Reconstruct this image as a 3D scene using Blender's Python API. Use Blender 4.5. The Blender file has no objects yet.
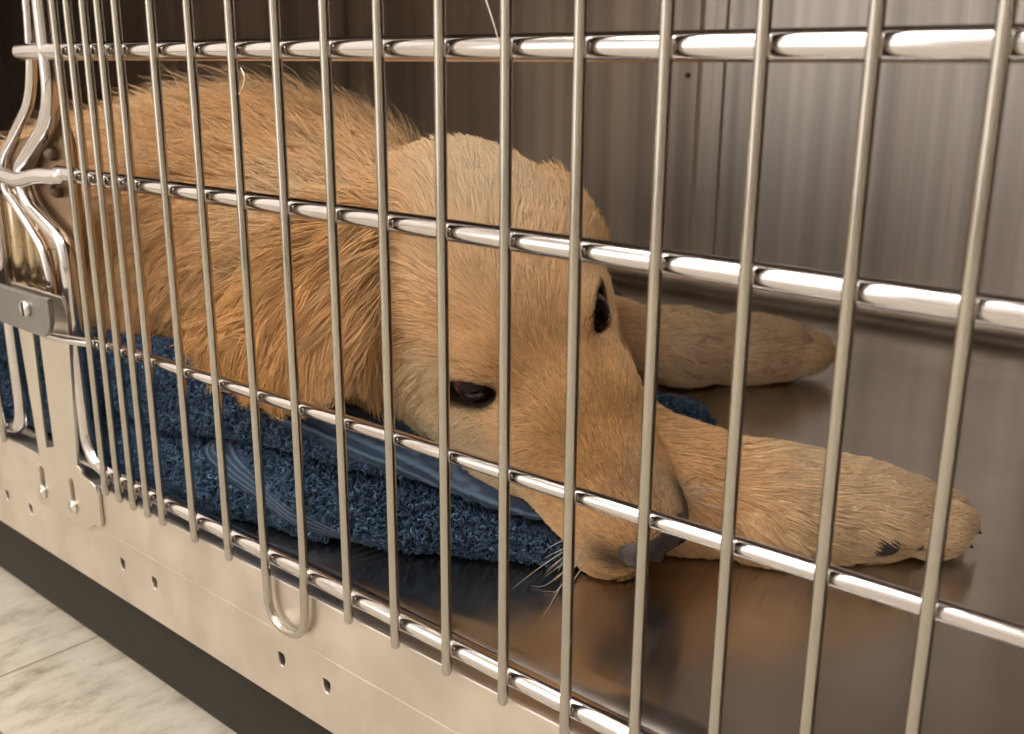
import bpy, bmesh, math, random
import numpy as np
from mathutils import Vector, Matrix
from mathutils.bvhtree import BVHTree

# ------------------------------------------------------------------ basics
# All layout numbers are in "pitch" units: one unit is the 30 mm spacing of the door bars.
S = 0.03
ZO = 5.0                      # the room floor sits at z = -5 in layout units
rng = np.random.default_rng(7)
random.seed(7)
scene = bpy.context.scene
COL = scene.collection
V3 = lambda *a: np.array(a, dtype=np.float64)

def Wd(P):
    P = np.asarray(P, dtype=np.float64)
    return (P + np.array([0, 0, ZO])) * S

# camera (solved from the bar lattice)
CF = 1041.983
CP = V3(15.6617, -8.594, 7.4933)
YAW, PITCH, ROLL = -0.7207, -0.2804, 0.0067
def cam_axes():
    cy, sy, cp, sp = math.cos(YAW), math.sin(YAW), math.cos(PITCH), math.sin(PITCH)
    f = V3(sy*cp, cy*cp, sp); r = V3(cy, -sy, 0); u = np.cross(r, f)
    c, s = math.cos(ROLL), math.sin(ROLL)
    return c*r+s*u, -s*r+c*u, f
CR, CU, CW = cam_axes()
def ray(x, y):
    d = CW + CR*((x-512)/CF) + CU*((367-y)/CF)
    return d/np.linalg.norm(d)

base_of = {}
def empty(name, base):
    o = bpy.data.objects.new(name, None)
    o.empty_display_size = .05
    COL.objects.link(o)
    o.location = Wd(base)
    base_of[o.name] = Vector(Wd(base))
    return o

def tag(o, label=None, cat=None, group=None, kind=None):
    if label: o['label'] = label
    if cat: o['category'] = cat
    if group: o['group'] = group
    if kind: o['kind'] = kind
    return o

def link(name, me, mat, parent=None):
    """mesh in world metres -> object, stored relative to the thing's base"""
    o = bpy.data.objects.new(name, me)
    COL.objects.link(o)
    if mat is not None and hasattr(me, 'materials'): me.materials.append(mat)
    if parent is not None:
        b = base_of.get(parent.name, Vector((0, 0, 0)))
        base_of[o.name] = b
        o.parent = parent
        me.transform(Matrix.Translation(-b))
    return o

def mesh(name, V, F, mat, parent=None, smooth=True, sharp=None):
    me = bpy.data.meshes.new(name)
    me.from_pydata([tuple(p) for p in Wd(V)], [], [tuple(int(i) for i in f) for f in F])
    me.validate()
    me.polygons.foreach_set('use_smooth', [bool(smooth)]*len(me.polygons))
    if smooth and sharp:
        try: me.set_sharp_from_angle(angle=math.radians(sharp))
        except Exception: pass
    return link(name, me, mat, parent)

# --- shape builders return (V, F)
def join(parts):
    V, F, n = [], [], 0
    for v, f in parts:
        V.append(np.asarray(v, float)); F += [tuple(i+n for i in q) for q in f]; n += len(v)
    return np.vstack(V), F

def box(x0, x1, y0, y1, z0, z1, b=0.0):
    bm = bmesh.new()
    bmesh.ops.create_cube(bm, size=1)
    for v in bm.verts:
        v.co = Vector(((x0+x1)/2+v.co.x*(x1-x0), (y0+y1)/2+v.co.y*(y1-y0), (z0+z1)/2+v.co.z*(z1-z0)))
    if b: bmesh.ops.bevel(bm, geom=list(bm.edges), offset=b, segments=2, profile=.6, affect='EDGES')
    V = np.array([v.co[:] for v in bm.verts]); F = [tuple(v.index for v in f.verts) for f in bm.faces]
    bm.free(); return V, F

def fillet(pts, r, n=6):
    pts = [np.array(p, float) for p in pts]; out = [pts[0]]
    for i in range(1, len(pts)-1):
        a, p, c = pts[i-1], pts[i], pts[i+1]
        u, v = a-p, c-p; lu, lv = np.linalg.norm(u), np.linalg.norm(v)
        rr = min(r, lu*.48, lv*.48); s, e = p+u/lu*rr, p+v/lv*rr
        for k in range(n+1):
            t = k/n; out.append((1-t)**2*s+2*t*(1-t)*p+t*t*e)
    out.append(pts[-1]); return out

def tube(pts, rad, n=18, dome=True, scale=None):
    """round bar along a polyline; domed ends; scale = optional (a,b) flattening list"""
    P = np.array(pts, float); m = len(P)
    R = np.full(m, rad) if np.isscalar(rad) else np.array(rad, float)
    if dome:
        a = (P[0]-P[1])/np.linalg.norm(P[0]-P[1]); b = (P[-1]-P[-2])/np.linalg.norm(P[-1]-P[-2])
        k = [(0.95, .3), (.75, .62), (.4, .9)]
        P = np.vstack([[P[0]+a*R[0]*s for s, _ in k], P, [P[-1]+b*R[-1]*s for s, _ in k[::-1]]])
        R = np.concatenate([[R[0]*c for _, c in k], R, [R[-1]*c for _, c in k[::-1]]])
    m = len(P)
    T = np.gradient(P, axis=0); T /= np.linalg.norm(T, axis=1)[:, None]
    up = V3(0, 0, 1) if abs(T[0][2]) < .9 else V3(0, 1, 0)
    N = np.cross(T[0], up); N /= np.linalg.norm(N)
    V = []
    for i in range(m):
        N = N-T[i]*np.dot(N, T[i]); N /= np.linalg.norm(N); B = np.cross(T[i], N)
        for j in range(n):
            a = 2*math.pi*j/n
            V.append(P[i]+R[i]*(math.cos(a)*N+math.sin(a)*B))
    F = [(i*n+j, i*n+(j+1) % n, (i+1)*n+(j+1) % n, (i+1)*n+j) for i in range(m-1) for j in range(n)]
    F.append(tuple(range(n))[::-1]); F.append(tuple((m-1)*n+j for j in range(n)))
    return np.array(V), F

def plate(name, outline, holes, y0, y1, mat, parent, bevel=.015):
    """sheet in the XZ plane between y0 and y1 with real holes"""
    cu = bpy.data.curves.new('c', 'CURVE'); cu.dimensions = '2D'; cu.fill_mode = 'BOTH'
    cu.extrude = max((y1-y0)/2-bevel, 0.001)*S; cu.bevel_depth = bevel*S; cu.bevel_resolution = 1
    for k, loop in enumerate([outline]+list(holes)):
        sp = cu.splines.new('POLY'); sp.points.add(len(loop)-1); sp.use_cyclic_u = True
        for q, (x, z) in zip(sp.points, loop): q.co = (x*S, z*S, 0, 1)
    t = bpy.data.objects.new('c', cu); COL.objects.link(t)
    bpy.context.view_layer.update()
    me = bpy.data.meshes.new_from_object(t.evaluated_get(bpy.context.evaluated_depsgraph_get()))
    bpy.data.objects.remove(t); bpy.data.curves.remove(cu)
    me.name = name
    M = Matrix.Translation((0, (y0+y1)/2*S, ZO*S)) @ Matrix.Rotation(math.pi/2, 4, 'X')
    me.transform(M)
    me.materials.clear()
    me.polygons.foreach_set('use_smooth', [False]*len(me.polygons))
    return link(name, me, mat, parent)

def roundrect(x0, x1, z0, z1, r, n=6, corners=(1, 1, 1, 1)):
    out = []
    for (cx, cz, a0, on) in ((x1, z0, -90, corners[0]), (x1, z1, 0, corners[1]), (x0, z1, 90, corners[2]), (x0, z0, 180, corners[3])):
        if not on: out.append((cx, cz)); continue
        sx, sz = (-1 if cx == x1 else 1), (1 if cz == z0 else -1)
        for k in range(n+1):
            a = math.radians(a0+90*k/n); out.append((cx+sx*r+r*math.cos(a), cz+sz*r+r*math.sin(a)))
    return out

# ------------------------------------------------------------------ materials
def lin(c):
    return tuple(((v/255)/12.92 if v/255 <= .04045 else ((v/255+.055)/1.055)**2.4) for v in c)+(1,)

class NT:
    def __init__(s, name):
        s.m = bpy.data.materials.new(name); s.m.use_nodes = True; s.t = s.m.node_tree; s.t.nodes.clear()
        s.out = s.n('ShaderNodeOutputMaterial')
    def n(s, k, **kw):
        x = s.t.nodes.new(k)
        for a, b in kw.items(): setattr(x, a, b)
        return x
    def l(s, a, ao, b, bi): s.t.links.new(a.outputs[ao], b.inputs[bi])
    def noise(s, scale, detail=4, vec=None, scl=None, rough=.5):
        tc = s.n('ShaderNodeTexCoord'); mp = s.n('ShaderNodeMapping'); nz = s.n('ShaderNodeTexNoise')
        nz.inputs['Scale'].default_value = scale; nz.inputs['Detail'].default_value = detail; nz.inputs['Roughness'].default_value = rough
        if scl: mp.inputs['Scale'].default_value = scl
        s.l(tc, 'Object', mp, 'Vector'); s.l(mp, 'Vector', nz, 'Vector'); return nz
    def ramp(s, src, out, stops, interp='LINEAR'):
        r = s.n('ShaderNodeValToRGB'); e = r.color_ramp.elements; r.color_ramp.interpolation = interp
        while len(e) < len(stops): e.new(.5)
        for q, (p, c) in zip(e, stops): q.position = p; q.color = c
        s.l(src, out, r, 'Fac'); return r

def g(v): return (v, v, v, 1)

def steel(name, col, rough, aniso=0., grain=None, bump=.0, rv=.06, tangent='Z', mottle=0., rot=0.):
    t = NT(name); b = t.n('ShaderNodeBsdfPrincipled'); t.l(b, 'BSDF', t.out, 'Surface')
    b.inputs['Metallic'].default_value = 1
    n1 = t.noise(25, 5)
    c = t.ramp(n1, 'Fac', [(.3, tuple(v*(1-mottle) for v in col[:3])+(1,)), (.7, col)])
    t.l(c, 'Color', b, 'Base Color')
    n2 = t.noise(60, 4, scl=grain or (1, 1, 1))
    r = t.ramp(n2, 'Fac', [(.3, g(max(rough-rv, .02))), (.7, g(rough+rv))])
    t.l(r, 'Color', b, 'Roughness')
    if aniso:
        b.inputs['Anisotropic'].default_value = aniso
        b.inputs['Anisotropic Rotation'].default_value = rot
        tg = t.n('ShaderNodeTangent'); tg.direction_type = 'RADIAL'; tg.axis = tangent
        t.l(tg, 'Tangent', b, 'Tangent')
    if bump:
        bp = t.n('ShaderNodeBump'); bp.inputs['Strength'].default_value = bump; bp.inputs['Distance'].default_value = .001
        t.l(n2, 'Fac', bp, 'Height'); t.l(bp, 'Normal', b, 'Normal')
    return t.m

M = {}
M['rod'] = steel('polished_steel_rod', (.70, .67, .67, 1), .12, rv=.04, bump=.04)
M['bar'] = steel('satin_steel_bar', (.52, .49, .44, 1), .17, rv=.05, bump=.05)
M['sill'] = steel('brushed_steel_sill', (.78, .70, .62, 1), .46, rv=.08, bump=.15, grain=(1, 1, .12), mottle=.2)
M['post'] = steel('satin_steel_post', (.74, .68, .60, 1), .38, rv=.05, bump=.08, mottle=.08)
M['latch'] = steel('grey_cast_latch', (.32, .31, .30, 1), .45, rv=.05, mottle=.15)
M['latch_tan'] = steel('polished_latch_body', (.56, .44, .30, 1), .25, rv=.04)
M['bracket'] = steel('brown_steel_bracket', (.36, .25, .15, 1), .35)  # bracket steel given one even brown base colour
M['screw'] = steel('screw_steel', (.78, .74, .68, 1), .3)
M['screw_dark'] = steel('dull_rivet', (.16, .12, .09, 1), .5)

def cage_sheet(name, col, rough, aniso, axis, gs, wav=.35, streak=.14):
    t = NT(name); b = t.n('ShaderNodeBsdfPrincipled'); t.l(b, 'BSDF', t.out, 'Surface')
    b.inputs['Metallic'].default_value = 1
    b.inputs['Anisotropic'].default_value = aniso
    tg = t.n('ShaderNodeCombineXYZ')
    for k in range(3): tg.inputs[k].default_value = axis[k]
    t.l(tg, 'Vector', b, 'Tangent')
    n1 = t.noise(4, 5, scl=gs)
    c = t.ramp(n1, 'Fac', [(.35, tuple(v*(1-streak) for v in col[:3])+(1,)), (.65, col)])
    t.l(c, 'Color', b, 'Base Color')
    n2 = t.noise(9, 6, scl=gs)
    r = t.ramp(n2, 'Fac', [(.3, g(rough-.02)), (.7, g(rough+.04))]); t.l(r, 'Color', b, 'Roughness')
    n3 = t.noise(3.5, 2)
    bp = t.n('ShaderNodeBump'); bp.inputs['Strength'].default_value = wav; bp.inputs['Distance'].default_value = .004
    t.l(n3, 'Fac', bp, 'Height'); t.l(bp, 'Normal', b, 'Normal')
    return t.m
M['floorpan'] = cage_sheet('steel_floor_sheet', (.58, .53, .48, 1), .16, .97, (0, 1, 0), (5, 5, 1), .04, streak=.08)
M['wallsheet'] = cage_sheet('steel_wall_sheet', (.60, .54, .49, 1), .29, 1.0, (0, 0, 1), (11, 11, .08), .03, streak=.38)
M['plinth'] = None
def plain(name, col, rough=.6, bumpn=None, spec=.5):
    t = NT(name); b = t.n('ShaderNodeBsdfPrincipled'); t.l(b, 'BSDF', t.out, 'Surface')
    n1 = t.noise(bumpn or 30, 4)
    c = t.ramp(n1, 'Fac', [(.3, tuple(v*.9 for v in col[:3])+(1,)), (.7, col)])
    t.l(c, 'Color', b, 'Base Color'); b.inputs['Roughness'].default_value = rough
    b.inputs['Specular IOR Level'].default_value = spec
    return t.m
M['plinth'] = plain('black_plinth', lin((58, 54, 48)), .7, spec=.2)
M['wall'] = plain('painted_wall', lin((176, 166, 154)), .8, 3)
M['wall_bright'] = plain('white_painted_wall', lin((236, 230, 222)), .8, 3)
M['ceiling'] = plain('ceiling_tile', lin((235, 232, 225)), .9, 3)

def vinyl():
    t = NT('vinyl_tile'); b = t.n('ShaderNodeBsdfPrincipled'); t.l(b, 'BSDF', t.out, 'Surface')
    n1 = t.noise(55, 9, scl=(1, .40, 1), rough=.68)
    c = t.ramp(n1, 'Fac', [(.30, lin((128, 118, 100))), (.40, lin((164, 154, 136))), (.50, lin((184, 175, 157))), (.70, lin((198, 191, 175)))])
    n2 = t.noise(170, 2)
    k = t.ramp(n2, 'Fac', [(.24, lin((120, 96, 76))), (.28, g(1))])
    mx = t.n('ShaderNodeMix', data_type='RGBA', blend_type='MULTIPLY'); mx.inputs['Factor'].default_value = .7
    t.l(c, 'Color', mx, 'A'); t.l(k, 'Color', mx, 'B')
    tc = t.n('ShaderNodeTexCoord'); mp = t.n('ShaderNodeMapping')
    mp.inputs['Location'].default_value = (5.255*S, .06, 0)
    bk = t.n('ShaderNodeTexBrick'); bk.offset = 0; bk.inputs['Scale'].default_value = 1
    bk.inputs['Brick Width'].default_value = .3048; bk.inputs['Row Height'].default_value = .3048
    bk.inputs['Mortar Size'].default_value = .0009; bk.inputs['Mortar Smooth'].default_value = .4
    bk.inputs['Color1'].default_value = g(1); bk.inputs['Color2'].default_value = g(.96); bk.inputs['Mortar'].default_value = lin((150, 118, 98))
    t.l(tc, 'Object', mp, 'Vector'); t.l(mp, 'Vector', bk, 'Vector')
    m2 = t.n('ShaderNodeMix', data_type='RGBA', blend_type='MULTIPLY'); m2.inputs['Factor'].default_value = 1
    t.l(mx, 'Result', m2, 'A'); t.l(bk, 'Color', m2, 'B'); t.l(m2, 'Result', b, 'Base Color')
    b.inputs['Roughness'].default_value = .45
    return t.m
M['vinyl'] = vinyl()

def emis(name, col, s):
    t = NT(name); e = t.n('ShaderNodeEmission'); e.inputs['Color'].default_value = col; e.inputs['Strength'].default_value = s
    t.l(e, 'Emission', t.out, 'Surface'); return t.m
LAMP = 13.0
M['lamp'] = emis('lamp_diffuser', (1, .965, .95, 1), LAMP)
M['lampframe'] = plain('lamp_frame', lin((225, 225, 222)), .5)

# ------------------------------------------------------------------ the room
def structure(name, V, F, mat):
    o = mesh(name, V, F, mat, None, smooth=False); o['kind'] = 'structure'; return o
RX0, RX1, RY0, RY1, RH = -75, 85, -75, 25, 82
def slab(x0, x1, y0, y1, z0, z1): return box(x0, x1, y0, y1, z0, z1)
structure('floor', *slab(RX0, RX1, RY0, RY1, -6, -5), M['vinyl'])
structure('ceiling', *slab(RX0, RX1, RY0, RY1, RH, RH+1), M['ceiling'])
structure('wall_back', *slab(RX0, RX1, RY1, RY1+1, -5, RH), M['wall'])
structure('wall_front', *slab(RX0, RX1, RY0-1, RY0, -5, RH), M['wall_bright'])
mb = plain('dark_vinyl_base', lin((62, 50, 46)), .6, 6)
structure('baseboard_front', *slab(RX0, RX1, RY0, RY0+.4, -5, -3.2), mb)
structure('baseboard_left', *slab(RX0, RX0+.4, RY0, RY1, -5, -3.2), mb)
structure('wall_left', *slab(RX0-1, RX0, RY0, RY1, -5, RH), M['wall_bright'])
structure('wall_right', *slab(RX1, RX1+1, RY0, RY1, -5, RH), M['wall'])

# added glowing panel across the room, unseen; brightens back sheet reflections, fills the dog
M['fill_emit'] = emis('fill_panel_glow', (1, .94, .87, 1), 2.6)
wx0, wx1, wz0, wz1 = -62, -16, -3, 50
wf = structure('fill_panel_1', *join([box(wx0-2, wx1+2, RY0, RY0+1, wz0-2, wz0), box(wx0-2, wx1+2, RY0, RY0+1, wz1, wz1+2), box(wx0-2, wx0, RY0, RY0+1, wz0, wz1), box(wx1, wx1+2, RY0, RY0+1, wz0, wz1),
    box(-47.6, -46.4, RY0, RY0+1, wz0, wz1), box(-32.0, -30.8, RY0, RY0+1, wz0, wz1)]), M['lampframe'])
pn = mesh('fill_glow', *box(wx0, wx1, RY0+.1, RY0+.4, wz0, wz1), M['fill_emit'], wf, smooth=False); pn['kind'] = 'structure'
def ceiling_light(cx, cy, label):
    t = empty('ceiling_light', (cx, cy, RH-.9)); tag(t, label, 'ceiling light', 'ceiling light panels')
    w, d = 20, 9
    fr = join([box(cx-w-1, cx+w+1, cy-d-1, cy-d, RH-.9, RH, .1), box(cx-w-1, cx+w+1, cy+d, cy+d+1, RH-.9, RH, .1),
               box(cx-w-1, cx-w, cy-d, cy+d, RH-.9, RH, .1), box(cx+w, cx+w+1, cy-d, cy+d, RH-.9, RH, .1)])
    mesh('frame', *fr, M['lampframe'], t, smooth=False)
    mesh('diffuser', *box(cx-w, cx+w, cy-d, cy+d, RH-.6, RH-.3), M['lamp'], t, smooth=False)
for (cx, cy, w) in ((-30, -30, 'left of the cage'), (25, -30, 'above the photographer in front of the cage'), (-30, -58, 'far left by the front wall'), (25, -58, 'far right by the front wall')):
    ceiling_light(cx, cy, 'white rectangular ceiling light panel '+w)

# ------------------------------------------------------------------ the cage
XL, XR, YB, ZT, ZF = -23.0, 15.4, 23.9, 21.0, -.32
cage = empty('animal_cage', (-4, 12, -5))
tag(cage, 'stainless steel kennel cage with barred double doors, a golden dog lying inside', 'cage')

# floor sheet with a coved rise at the back
def floor_pan():
    ys = list(np.linspace(.45, YB-1.0, 24)); prof = [(y, ZF) for y in ys]
    for k in range(1, 9):
        a = math.pi/2*k/8; prof.append((YB-1.0+.8*math.sin(a), ZF+.8*(1-math.cos(a))))
    prof.append((YB-.2, ZF+1.0))
    xs = np.linspace(XL+.1, XR-.1, 40); V = []; F = []
    for x in xs:
        for y, z in prof: V.append((x, y, z))
    n = len(prof)
    for i in range(len(xs)-1):
        for j in range(n-1): F.append((i*n+j, (i+1)*n+j, (i+1)*n+j+1, i*n+j+1))
    return np.array(V), F
fp = mesh('floor_pan', *floor_pan(), M['floorpan'], cage)
sm = fp.modifiers.new('thick', 'SOLIDIFY'); sm.thickness = .12*S; sm.offset = -1
mesh('back_panel', *box(XL, XR, YB, YB+.15, -2.4, ZT), M['wallsheet'], cage, smooth=False)
mesh('side_panel', *box(XL-.15, XL, .4, YB+.15, -2.4, ZT), M['wallsheet'], cage, smooth=False)
mesh('side_panel', *box(XR, XR+.15, .4, YB+.15, -2.4, ZT), M['wallsheet'], cage, smooth=False)
mesh('top_panel', *box(XL-.15, XR+.15, .2, YB+.15, ZT, ZT+.3), M['wallsheet'], cage, smooth=False)
mesh('header_rail', *box(XL-.3, XR+.3, .15, .6, ZT-2.2, ZT+.3, .05), M['post'], cage, smooth=False)
mesh('plinth', *box(XL, XR, 1.05, 22, -5, -2.5), M['plinth'], cage, smooth=False)
# strip that holds a removable divider, on the back sheet
ch = join([box(-5.0, -4.25, YB-.22, YB, .9, ZT, .03), box(-3.72, -3.3, YB-.12, YB, .9, ZT, .03), box(-4.25, -3.72, YB-.05, YB, .9, ZT)])
dv = mesh('divider_channel', *ch, M['wallsheet'], cage, smooth=False)
for z in (7.25, 13.0):
    mesh('rivet', *tube([(-4.62, YB-.2, z), (-4.62, YB-.27, z)], .09, 12), M['screw_dark'], dv)
mesh('corner_trim', *box(XL+.02, XL+1.2, YB-.12, YB, .9, ZT, .03), M['wallsheet'], cage, smooth=False)

# front sill with its small punched holes
def dhole(x, z, s=.14):
    return [(x-s*.75, z+s*.9), (x-s*.7, z-s*.2), (x-s*.3, z-s*.85), (x+s*.2, z-s), (x+s*.62, z-s*.6), (x+s*.75, z+s*.1), (x+s*.7, z+s*.75), (x, z+s*.95)]
hx = [3.13, 4.27]
for k in range(1, 8):
    for b in (3.13, 4.27):
        for sg in (-1, 1):
            x = b+sg*k*4.98
            if XL+.5 < x < XR-.5: hx.append(x)
hx = sorted(hx)
sill = plate('front_sill', [(XL-.15, -2.47), (XR+.15, -2.47), (XR+.15, -.27), (XL-.15, -.27)], [dhole(x, -1.69) for x in hx if not (-5.5 < x < -2.2)], .1, .2, M['sill'], cage)
mesh('sill_lip', *join([box(XL-.15, XR+.15, .2, .50, -.38, -.28, .02), box(XL-.15, XR+.15, .2, 1.2, -2.47, -2.38, .02),
                        box(XL-.15, XR+.15, .096, .11, -1.24, -1.19, .003)]), M['sill'], cage, smooth=False)
mesh('sill_back', *box(XL, XR, .52, .58, -2.4, ZF-.14), M['post'], cage, smooth=False)

# ---- doors
def ypath(pts, y): return [(x, y, z) for x, z in pts]
def bar_obj(x, z0, z1, parent, src=[None]):
    if src[0] is None:
        z0_, z1_ = z0, z1
        pts = [(0, 0, z0_+.05), (0, 0, z0_+.4)]+[(0, 0, z) for z in np.linspace(1, z1_, 12)]
        V, F = tube(pts, .070, 16)
        me = bpy.data.meshes.new('vertical_bar')
        me.from_pydata([tuple(p) for p in V*S], [], F); me.polygons.foreach_set('use_smooth', [True]*len(me.polygons))
        me.materials.append(M['bar']); src[0] = me
    o = bpy.data.objects.new('vertical_bar', src[0]); COL.objects.link(o)
    o.parent = parent; b = base_of[parent.name]
    base_of[o.name] = b
    o.location = Vector(Wd((x, 0, 0)))-b
    o.rotation_euler = (random.uniform(-.0008, .0008), random.uniform(-.0012, .0012), random.uniform(0, 6))
    return o

ZTOP = 18.6
def make_door(right):
    y = .218
    if right:
        low = [(XR-1.2, -.02), (-2.3, 0.0)]
        path = [(XR-.9, 3), (XR-.9, 0.02), (-2.93, 0.06), (-3.0, 2.8), (-2.93, 3.8), (-3.0, 4.35), (-4.3, 4.95), (-4.5, 5.55), (-3.15, 6.45), (-2.86, 7.0), (-2.86, ZTOP-.4), (XR-.9, ZTOP-.4), (XR-.9, 3)]
    else:
        path = [(XL+.9, 3), (XL+.9, 0.0), (-5.74, .0), (-5.74, 8.0), (-5.7, ZTOP-.4), (XL+.9, ZTOP-.4), (XL+.9, 3)]
    P = fillet(ypath(path, y), .75, 7)
    d = mesh('door', *tube(P, .148, 18, dome=False), M['rod'], cage)
    if right:
        xs = [(i-5)*.498 for i in range(1, 6)]+[1, 2]+list(range(5, 15))
        rods = [((-3.85, 7.70), (XR-1, 7.69), .148), ((-2.9, 5.62), (XR-1, 5.617), .135), ((-2.2, 2.63), (XR-1, 2.90), .10), ((-4.1, 13.2), (XR-1, 13.2), .12)]
    else:
        xs = [-6.3, -6.8, -7.3, -7.8, -8.3]+[-9.3-i for i in range(13)]
        rods = [((-5.6, 7.69), (XL+1, 7.7), .148), ((-5.6, 5.62), (XL+1, 5.6), .135), ((-5.6, 2.8), (XL+1, 2.8), .09), ((-5.6, 13.2), (XL+1, 13.2), .12)]
    for x in xs: bar_obj(x, -.27, ZTOP, d)
    if right:   # bars 8 and 9 are one wire bent into a U below the bottom rail
        U = fillet([(3.0, 0, ZTOP), (3.0, 0, .3), (3.06, -.02, -.98), (3.94, -.02, -.98), (4.0, 0, .3), (4.0, 0, ZTOP)], .47, 10)
        mesh('looped_bar', *tube(U, .070, 16), M['bar'], d)
    for (a, b, r) in rods:
        n = 30
        pts = [(a[0]+(b[0]-a[0])*k/n, (.070+r), a[1]+(b[1]-a[1])*k/n) for k in range(n+1)]
        mesh('crossbar', *tube(pts, r, 18), M['rod'], d)
    return d
door_r = make_door(True)
door_l = make_door(False)
# hook end of the middle rail, hammered flat
hk = [(-5.35, .1, 5.50), (-4.9, .06, 5.42), (-4.4, .04, 5.42), (-3.9, .05, 5.46), (-3.4, .08, 5.52), (-2.95, .13, 5.58), (-2.7, .17, 5.61)]
hv, hf_ = tube(fillet(hk, .3, 4), .15, 18)
hv[:, 2] = 5.50+(hv[:, 2]-5.50)*.95+.05*np.sin(hv[:, 0]*5)*.4
mesh('rail_hook', hv, hf_, M['rod'], door_r)
mesh('rail_end', *tube(fillet([(-3.45, -.09, 2.60), (-3.0, -.09, 2.61), (-2.45, .03, 2.62), (-1.9, .15, 2.63)], .2, 5), .09, 16), M['rod'], door_r)
# the second bent wire beside the frame, part of the left door's edge
P2 = fillet(ypath([(-3.6, ZTOP-1), (-3.6, 8.4), (-3.75, 7.4), (-4.0, 6.8), (-5.4, 5.75), (-5.5, 5.1), (-5.1, 4.85), (-4.15, 4.1), (-3.98, 3.6), (-3.98, 2.9)], .34), .6, 7)
mesh('latch_rod', *tube(P2, .1, 16), M['rod'], door_l)

# ---- centre post with its slotted foot
foot = [(-9, -.50), (-9, -2.46)]
slot_ = [(-4.36, 2.9), (-4.05, 2.9), (-4.02, .16), (-4.4, .04)]
post = plate('door_post', [(-5.0, 3.2), (-4.95, 2.4), (-4.72, -.3), (-5.05, -.5), (-5.05, -1.28), (-2.98, -1.28), (-2.84, -1.2), (-2.66, -1.08), (-2.45, -1.08), (-2.40, -1.0), (-2.40, -.42), (-2.48, -.26), (-2.62, -.2), (-2.95, -.16), (-2.98, -.06), (-3.12, -.0), (-2.86, 2.7), (-2.84, 3.1), (-2.95, 3.35), (-5.05, 3.35)],
             [slot_,
              roundrect(-4.85, -4.62, -1.0, -.42, .11), roundrect(-3.56, -3.33, -.96, -.34, .11)], .02, .09, M['post'], cage, bevel=.012)
for (x, z) in ((-4.74, -.98), (-3.44, -.93)):
    hd = mesh('slotted_screw', *join([tube([(x, .01, z), (x, -.035, z)], [.15, .13], 16, dome=False), tube([(x, .3, z), (x, .0, z)], .06, 10)]), M['screw'], post)
    mesh('screw_slot', *box(x-.13, x+.13, -.268, -.20, z-.022, z+.022), M['plinth'], hd, smooth=False) if False else None
# riveted bracket plate behind the door frame
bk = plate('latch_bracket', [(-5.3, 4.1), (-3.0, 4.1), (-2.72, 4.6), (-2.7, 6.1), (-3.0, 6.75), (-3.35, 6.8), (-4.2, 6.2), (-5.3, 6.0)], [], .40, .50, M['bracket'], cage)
for x, z in ((-3.38, 5.92), (-3.34, 5.25)):
    mesh('rivet', *tube([(x, .40, z), (x, .34, z)], .13, 16), M['screw_dark'], bk)
# latch: rounded body with flutes, grey cast plate, slotted screw
lt = mesh('latch', *join([tube([(x_, .48, 3.35), (x_, .48, 4.95)], r_, 16) for x_, r_ in ((-5.35, .22), (-4.85, .14), (-4.45, .10), (-5.9, .3))]+[box(-6.4, -3.9, .42, .72, 3.2, 5.05, .08)]), M['latch_tan'], cage)
pl = plate('latch_plate', roundrect(-7.2, -2.62, 2.72, 3.42, .38, 8, (1, 0, 0, 1)), [], -.42, -.30, M['latch'], lt, bevel=.03)
ring = [(.17*math.cos(a)-3.42, -.44, 3.16+.17*math.sin(a)) for a in np.linspace(0, 2*math.pi, 25)[:-1]]
sc = tube([(-3.42, -.40, 3.16), (-3.42, -.5, 3.16)], .15, 20, dome=False)
scr = mesh('latch_screw', *sc, M['screw'], lt)
mesh('screw_slot', *box(-3.445, -3.395, -.515, -.49, 3.03, 3.29), M['plinth'], lt, smooth=False)
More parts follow.
